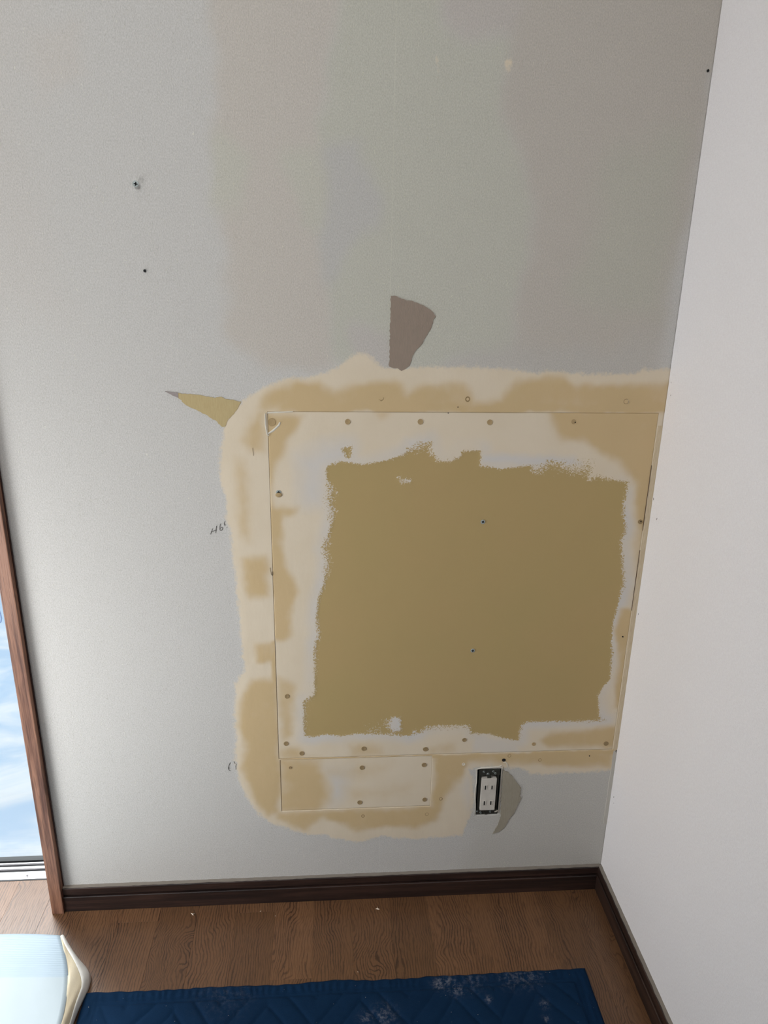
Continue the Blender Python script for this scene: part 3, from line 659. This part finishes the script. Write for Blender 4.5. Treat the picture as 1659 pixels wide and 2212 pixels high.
# ------------------------------------------------------------------ door jamb and glazed door
jb = box('trim_1', (-1.2155, -.0165, 0), (-1.1905, .083, 2.1), M_JAMB, bev=.0015); tag(jb, 'worn brown wooden jamb at the left end of the repaired wall', 'door jamb', kind='structure')
M_STRIPD = wood('dark_jamb_edge', (52, 34, 32), (70, 48, 44), 'z')
bm = bmesh.new()
zz = 0.062
while zz < 2.0:
    L = random.uniform(.09, .2); bm_box(bm, (-1.1905, -.0025-random.random()*.0012, zz), (-1.1888+random.random()*.0008, 0, min(zz+L, 2.05))); zz += L+.001
e = from_bm('edge_bead', bm, M_STRIPD, jb); tag(e, 'ragged dark bead where the jamb meets the wallpaper')

def glass_mat():
    t = NT('clear_window_glass'); tr = t.t.nodes.new('ShaderNodeBsdfTransparent'); gl = t.t.nodes.new('ShaderNodeBsdfGlossy'); gl.inputs['Roughness'].default_value = .02
    tr.inputs['Color'].default_value = (.96, .98, .98, 1); lw_ = t.t.nodes.new('ShaderNodeLayerWeight'); fr_ = t.t.nodes.new('ShaderNodeMath'); fr_.operation = 'MULTIPLY_ADD'; pw_ = t.math('POWER', lw_.outputs['Facing'], 5.0); t.t.links.new(pw_, fr_.inputs[0]); fr_.inputs[1].default_value = .9; fr_.inputs[2].default_value = .02
    mx = t.t.nodes.new('ShaderNodeMixShader'); t.t.links.new(fr_.outputs[0], mx.inputs[0]); t.t.links.new(tr.outputs[0], mx.inputs[1]); t.t.links.new(gl.outputs[0], mx.inputs[2])
    t.t.links.new(mx.outputs[0], t.out.inputs['Surface']); return t.m
win = tag(empty('window_1', (-1.6, .11, 0)), 'aluminium glazed sliding door to the left of the repaired wall, seen as a sliver', 'sliding door', kind='structure')
def lw(o): o.matrix_parent_inverse = Matrix.Translation((1.6, -.11, 0)); return o
WX0, WX1 = LX+.02, -1.2155
lw(box('sill_plate', (WX0, .0840, -.02), (WX1, .1060, .0015), M_ALU, win, .0008))
lw(box('sill_gasket', (WX0, .0806, -.003), (WX1, .0838, .0006), M_RUB, win))
lw(box('track_channel', (WX0, .1062, -.02), (WX1, .160, -.004), M_RUB, win))
for y0, y1 in ((.1165, .1228), (.1318, .1350)): lw(box('track_rail', (WX0, y0, -.004), (WX1, y1, .0008), M_ALU, win, .0006))
lw(box('bottom_rail', (WX0, .1405, -.004), (WX1, .150, .0012), M_RUB, win, .0005))
lw(box('glass_pane', (WX0, .143, .001), (WX1, .147, 2.0), glass_mat(), win))
x_, y_ = floorpt(59, 1893, .0015); bm = bmesh.new()
bmesh.ops.create_cone(bm, segments=16, radius1=.0040, radius2=.0030, depth=.0012, matrix=Matrix.Translation((x_, y_, .0021))); lw(from_bm('sill_screw', bm, M_ALU, win))
bm = bmesh.new(); bmesh.ops.create_cone(bm, segments=10, radius1=.0011, radius2=.0011, depth=.0012, matrix=Matrix.Translation((x_, y_, .0024))); lw(from_bm('screw_recess', bm, M_DARK, win))

# outside the glass: wet balcony slab, cloudy sky reflection painted into its colour
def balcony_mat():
    t = NT('slab_painted_sky_reflection'); g = t.geo()
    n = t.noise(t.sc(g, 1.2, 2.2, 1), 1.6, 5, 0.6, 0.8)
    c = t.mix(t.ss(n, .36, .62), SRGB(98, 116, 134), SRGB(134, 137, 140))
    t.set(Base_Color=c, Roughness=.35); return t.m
bal = box('balcony_floor', (LX-2, .16, -.12), (2.0, 6.0, -.03), balcony_mat()); tag(bal, 'wet slab outside the glass, its sky reflection painted as pale blue and white mottling', 'balcony floor', kind='structure')
# hanging tapered object, seen as a dark sliver through the glass
hx = tag(empty('hanging_umbrella', (-1.378, .3, .60)), 'blue and grey-green folded umbrella hanging point down outside the glass, mostly cut off', 'umbrella')
def cone_between(name, p, q, r0, r1, mat, parent, seg=12):
    p = Vector(p); q = Vector(q); d = q-p; bm = bmesh.new()
    bmesh.ops.create_cone(bm, segments=seg, radius1=r0, radius2=r1, depth=d.length, matrix=Matrix.Translation((p+q)/2) @ d.to_track_quat('Z', 'Y').to_matrix().to_4x4())
    return from_bm(name, bm, mat, parent, True)
cone_between('upper_canopy', (.0, 0, .12), (.0, 0, .65), .018, .045, plain('blue_cloth', (40, 110, 160), .7), hx)
cone_between('lower_canopy', (.005, 0, .012), (.0, 0, .12), .004, .018, plain('grey_green_cloth', (110, 128, 118), .7), hx)
cone_between('tip', (.0055, 0, .0), (.005, 0, .014), .0035, .004, M_METAL, hx)
cp = [(-.002, .045), (.0015, .030), (.004, .015), (.0045, .004), (.002, -.005), (-.004, -.010), (-.012, -.008), (-.018, .002), (-.020, .02), (-.020, .06)]
vs = []; fs = []
for i, (cx_, cz_) in enumerate(cp):
    d = Vector((cp[min(i+1, 9)][0]-cp[max(i-1, 0)][0], 0, cp[min(i+1, 9)][1]-cp[max(i-1, 0)][1])).normalized(); nn = Vector((-d.z, 0, d.x))
    for k in range(8):
        a_ = k*math.pi/4; p_ = Vector((-1.375+cx_, .3, .55+cz_))+.0016*(nn*math.cos(a_)+Vector((0, 1, 0))*math.sin(a_)); vs.append(p_)
    if i: q_ = 8*i; fs += [(q_-8+k, q_-8+(k+1) % 8, q_+(k+1) % 8, q_+k) for k in range(8)]
tag(pymesh('looped_wire', vs, fs, plain('grey_blue_wire', (120, 140, 178), .6), None, True), 'thin grey-blue wire loop hanging outside the glass below the dark pointed tip', 'wire')

# ------------------------------------------------------------------ navy quilted pad
def blanket():
    x0, x1, yb, yf = -1.0865, -.1000, -.2085, -1.75
    xs = np.linspace(x0, x1, 330); ys = np.concatenate([np.arange(yb, -.52, -.003), np.linspace(-.52, yf, 60)])
    X, Yg = np.meshgrid(xs, ys)
    e = np.minimum(np.minimum(X-x0, x1-X), yb-Yg)                      # distance in from the edge
    P_ = .176; X_ = X+.02*vnoise(.2, 17, X, Yg); a = np.abs(((X_+.03)/P_) % 1.0-.5)*2*.115
    s = ((-Yg+a+.012*vnoise(.15, 18, X, Yg))/.062) % 1.0; d = np.minimum(s, 1-s)*.062
    body = np.clip((e-.030)/.004, 0, 1)
    Z = .0058+.0018*body*(1-np.exp(-(d/.0040)**2))+.0010*body*(1-np.exp(-(d/.012)**2))
    st = np.minimum(np.abs(e-.021), np.abs(e-.029)); Z -= .0016*np.exp(-(st/.0016)**2)
    rb = np.sin(X*2*math.pi/.015+2.5*vnoise(.05, 11, X, Yg)*6)
    Z += .0011*rb*np.clip(1-np.abs(e-.014)/.016, 0, 1)
    Z += .0035*vnoise(.12, 12, X, Yg)*np.clip(e/.03, 0, 1)+.0012*vnoise(.02, 13, X, Yg)
    Z = np.where(e < .006, Z*np.sqrt(np.clip(e/.006, 0, 1))*.8+.0012, Z)
    Xd = X.copy(); Yd = Yg.copy()
    wob = .0007*np.sin(X*2*math.pi/.035+3*vnoise(.2,16,X,Yg)*6)+.009*vnoise(.10, 14, X, Yg)
    Yd += wob*np.clip(1-(yb-Yg)/.05, 0, 1); Xd += .006*vnoise(.07, 15, X, Yg)*np.clip(1-np.minimum(X-x0, x1-X)/.05, 0, 1)
    ny, nx = X.shape; top = np.stack([Xd, Yd, np.maximum(Z, .0012)], -1).reshape(-1, 3); I = np.arange(nx*ny).reshape(ny, nx)
    q = np.stack([I[:-1, :-1], I[1:, :-1], I[1:, 1:], I[:-1, 1:]], -1).reshape(-1, 4)
    bot = top.copy(); bot[:, 2] = .0004; n0 = len(top)
    ring = list(I[0, :])+list(I[1:, -1])+list(I[-1, -2::-1])+list(I[-2:0:-1, 0])
    fs = [tuple(map(int, f)) for f in q]; vs = [tuple(p) for p in top]; rb0 = len(vs)
    for v in ring: vs.append(tuple(bot[v]))
    m = len(ring)
    for i in range(m): j = (i+1) % m; fs.append((int(ring[i]), int(ring[j]), rb0+j, rb0+i))
    fs.append(tuple(rb0+i for i in range(m)))
    t = NT('navy_quilted_cotton'); g = t.geo()
    wv = t.noise(g, 900, 2, .7); n = t.noise(t.sc(g, 1, 1, 0), 7, 3)
    c = t.mix(n, SRGB(2, 34, 62), SRGB(8, 46, 78)); c = t.mix(t.math('MULTIPLY', wv, .25), c, SRGB(4, 24, 50))
    dust = t.attr('dust'); dm = t.math('MULTIPLY', dust, t.ss(t.noise(g, 120, 5, .75), .42, .75))
    c = t.mix(dm, c, SRGB(150, 150, 158))
    sp_ = t.ss(t.noise(g, 260, 1, .5), .80, .82); c = t.mix(t.math('MULTIPLY', sp_, .7), c, SRGB(190, 185, 180))
    t.set(Base_Color=c, Roughness=.85, Normal=t.bump(t.math('ADD', wv, t.math('MULTIPLY', t.noise(g, 70, 3), .8)), .5, .0012))
    t.b.inputs['Specular IOR Level'].default_value = .15
    o = pymesh('moving_blanket', vs, fs, t.m, None, True)
    dd = np.zeros(len(vs)); V = np.array(vs)
    for px, py, r, a_ in [(950,2125,.012,.9),(970,2120,.012,.9),(985,2135,.014,.9),(1100,2112,.022,.35),(1130,2108,.025,.4),(1150,2108,.02,.4),(1020,2118,.025,.22),(830,2195,.02,.5),(790,2200,.012,.5),(1056,2160,.006,.9),(1176,2170,.008,.7),(1180,2200,.006,.7),(490,2140,.05,.12)]:
        fx, fy = floorpt(px, py, .007); dd = np.maximum(dd, a_*np.exp(-(((V[:, 0]-fx)**2+(V[:, 1]-fy)**2)/r**2)))
    at = o.data.attributes.new('dust', 'FLOAT', 'POINT'); at.data.foreach_set('value', dd.astype(np.float32))
    tag(o, 'navy blue quilted moving blanket with dusty smears, spread on the oak floor', 'blanket')
    return o
blanket()

# ------------------------------------------------------------------ folded sheet at lower left
def sheet():
    t = tag(empty('folded_sheet', (-1.25, -.3, 0)), 'glossy white sheet folded over a rounded beige underlayer beside the blue blanket', 'folded sheet')
    def sp_interp(pts, n):
        P_ = np.array(pts, float); d = np.concatenate([[0], np.cumsum(np.linalg.norm(np.diff(P_, axis=0), axis=1))]); tt = np.linspace(0, d[-1], n)
        R_ = np.stack([np.interp(tt, d, P_[:, k]) for k in range(P_.shape[1])], -1)
        for _ in range(6): R_[1:-1] = (R_[:-2]+2*R_[1:-1]+R_[2:])/4
        return R_
    edge = sp_interp([(-1.163, -.108, .040), (-1.142, -.145, .0405), (-1.1237, -.182, .041), (-1.112, -.215, .041), (-1.1064, -.241, .041), (-1.1005, -.275, .041), (-1.0985, -.297, .041), (-1.097, -.36, .040), (-1.10, -.5, .036), (-1.11, -.75, .03)], 60)
    outer = sp_interp([(-1.160, -.102, .018), (-1.128, -.133, .006), (-1.103, -.152, .004), (-1.0905, -.160, .003), (-1.0815, -.172, .003), (-1.0800, -.186, .003), (-1.0835, -.206, .003), (-1.0890, -.240, .003), (-1.0900, -.2674, .003), (-1.0900, -.36, .003), (-1.095, -.5, .003), (-1.10, -.75, .003)], 60)
    # white upper layer: back edge rolls down behind, right edge follows `edge`
    nu, nv = 70, 60; vs = []; fs = []
    xl = -1.75
    for j in range(nv):
        ex, ey, ez = edge[j]
        for i in range(nu):
            u = i/(nu-1); x = xl+(ex-xl)*u; back = -.108-.012*(1-u)*1.3
            y = ey+(back-edge[0][1])*(1-j/(nv-1))
            z = ez+.010*math.sin(math.pi*min(1, j/18))*0.6*(1-u**6)+.0015*math.sin(x*22+y*9)
            vs.append((x, y, z))
    for j in range(nv-1):
        for i in range(nu-1): a = j*nu+i; fs.append((a, a+nu, a+nu+1, a+1))
    base = len(vs)                                     # rolled back edge
    for r_ in range(1, 8):
        th = r_/7*math.pi*.55
        for i in range(nu):
            x, y, z = vs[i]; R_ = .030*(1-(i/(nu-1))**10*.9); vs.append((x, y+R_*math.sin(th), z-R_*(1-math.cos(th))))
    for r_ in range(7):
        A = (lambda i: i) if r_ == 0 else (lambda i, b=base+(r_-1)*nu: b+i); B = lambda i, b=base+r_*nu: b+i
        for i in range(nu-1): fs.append((A(i), A(i+1), B(i+1), B(i)))
    tm = NT('glossy_white_embossed_sheet'); g = tm.geo(); yy = tm.n('ShaderNodeSeparateXYZ', i_Vector=g).outputs[1]
    rib = tm.math('SINE', tm.math('MULTIPLY', tm.math('ADD', yy, tm.math('MULTIPLY', tm.noise(tm.sc(g, 9, 60, 1), 1, 2), .004)), 2*math.pi/.0042))
    zone = tm.ss(yy, -.205, -.200)
    n = tm.bump(tm.math('MULTIPLY', rib, zone), .28, .0005, tm.bump(tm.noise(g, 18, 2), .25, .004))
    tm.set(Base_Color=tm.mix(zone, SRGB(166, 178, 184), SRGB(160, 176, 188)), Roughness=.45, Normal=n); tm.b.inputs['Specular IOR Level'].default_value = .25
    o = pymesh('upper_sheet', vs, fs, tm.m, t, True); o.matrix_parent_inverse = Matrix.Translation((1.25, .3, 0))
    sol = o.modifiers.new('thickness', 'SOLIDIFY'); sol.thickness = .0012; sol.offset = -1
    tag(o, 'glossy white embossed upper sheet')
    # beige side that slopes down to the floor
    nk = 10; vs = []; fs = []
    for j in range(60):
        a = edge[j]; b = outer[j]
        for k in range(nk):
            s = k/(nk-1); p = a*(1-s)+b*s; drop = math.sin(math.pi*s)*.006
            vs.append((p[0]-.0006+drop*.5, p[1], max(.0012, p[2]-.0015*(1-s)+drop+.0012*math.sin(j*.7+k))))
    for j in range(59):
        for k in range(nk-1): a = j*nk+k; fs.append((a, a+nk, a+nk+1, a+1))
    bt = NT('fibrous_beige_backing'); g = bt.geo(); fz = bt.noise(g, 160, 4, .7)
    bt.set(Base_Color=bt.mix(bt.noise(g, 25, 2), SRGB(214, 198, 166), SRGB(226, 216, 194)), Roughness=.8, Normal=bt.bump(fz, .6, .001))
    o = pymesh('beige_backing', vs, fs, bt.m, t, True); o.matrix_parent_inverse = Matrix.Translation((1.25, .3, 0)); o.modifiers.new('thickness', 'SOLIDIFY').thickness = .001; tag(o, 'beige fibrous underlayer')
    # pale creased rim round the outside
    vs = []; fs = []
    nr = 5
    for j in range(60):
        a = edge[j]; b = outer[j]; w = min(.97, .34+.62*max(0, 1-j/12)+.06*math.sin(math.pi*min(1, j/26))+.02*math.sin(j*.9))
        for k in range(nr):
            q_ = 1-w+w*k/(nr-1); p = a*(1-q_)+b*q_; drop = math.sin(math.pi*q_)*.006; lift = .0022 if k < nr-1 else .0006
            if k == 0: lift = .0012
            vs.append((p[0]+drop*.5+lift*.5, p[1]+lift*.2, max(.0016, p[2]-.0015*(1-q_)+drop+lift+.0012*math.sin(j*.7+q_*9))))
        if j:
            for k in range(nr-1): c_ = j*nr+k; fs.append((c_-nr, c_, c_+1, c_-nr+1))
    o = pymesh('pale_rim', vs, fs, plain('pale_creased_rim', (222, 220, 214), .45, bumpscale=60), t, True); o.matrix_parent_inverse = Matrix.Translation((1.25, .3, 0)); o.modifiers.new('thickness', 'SOLIDIFY').thickness = .0008; tag(o, 'pale creased rim of the folded sheet')
sheet()

# ------------------------------------------------------------------ scraps on the floor
def scrap(px, py, r, label, shape=0):
    x, y = floorpt(px, py); n = 7; a0 = random.random()*6; bm = bmesh.new()
    ring = [bm.verts.new((x+r*(1.3 if i % 2 else .3)*random.uniform(.7, 1.1)*math.cos(a0+2*math.pi*i/n), y+r*(1.3 if i % 2 else .35)*random.uniform(.7, 1.1)*math.sin(a0+2*math.pi*i/n), .0006+random.random()*r*.5)) for i in range(n)]
    b = [bm.verts.new((v.co.x*.6+x*.4, v.co.y*.6+y*.4, .0003)) for v in ring]; c = bm.verts.new((x, y, .0012+r*.5))
    for i in range(n):
        j = (i+1) % n; bm.faces.new((ring[i], ring[j], c)); bm.faces.new((ring[j], ring[i], b[i], b[j]))
    bm.faces.new(b); bmesh.ops.recalc_face_normals(bm, faces=bm.faces)
    o = from_bm('paper_scrap', bm, M_CRUMB); tag(o, label, 'scrap', 'paper scraps on the floor'); return o
scrap(416, 1976, .0045, 'curled cream paper scrap on the floor, the larger one toward the jamb')
scrap(815, 1964, .0042, 'cream paper scrap on the floor below the middle of the baseboard')
scrap(563, 1969, .0016, 'tiny cream crumb on the floor nearest right of the curled scrap')
scrap(595, 1979, .0015, 'tiny cream crumb on the floor second right of the curled scrap')
scrap(773, 2100, .0012, 'tiny crumb on the floor just behind the blanket edge')
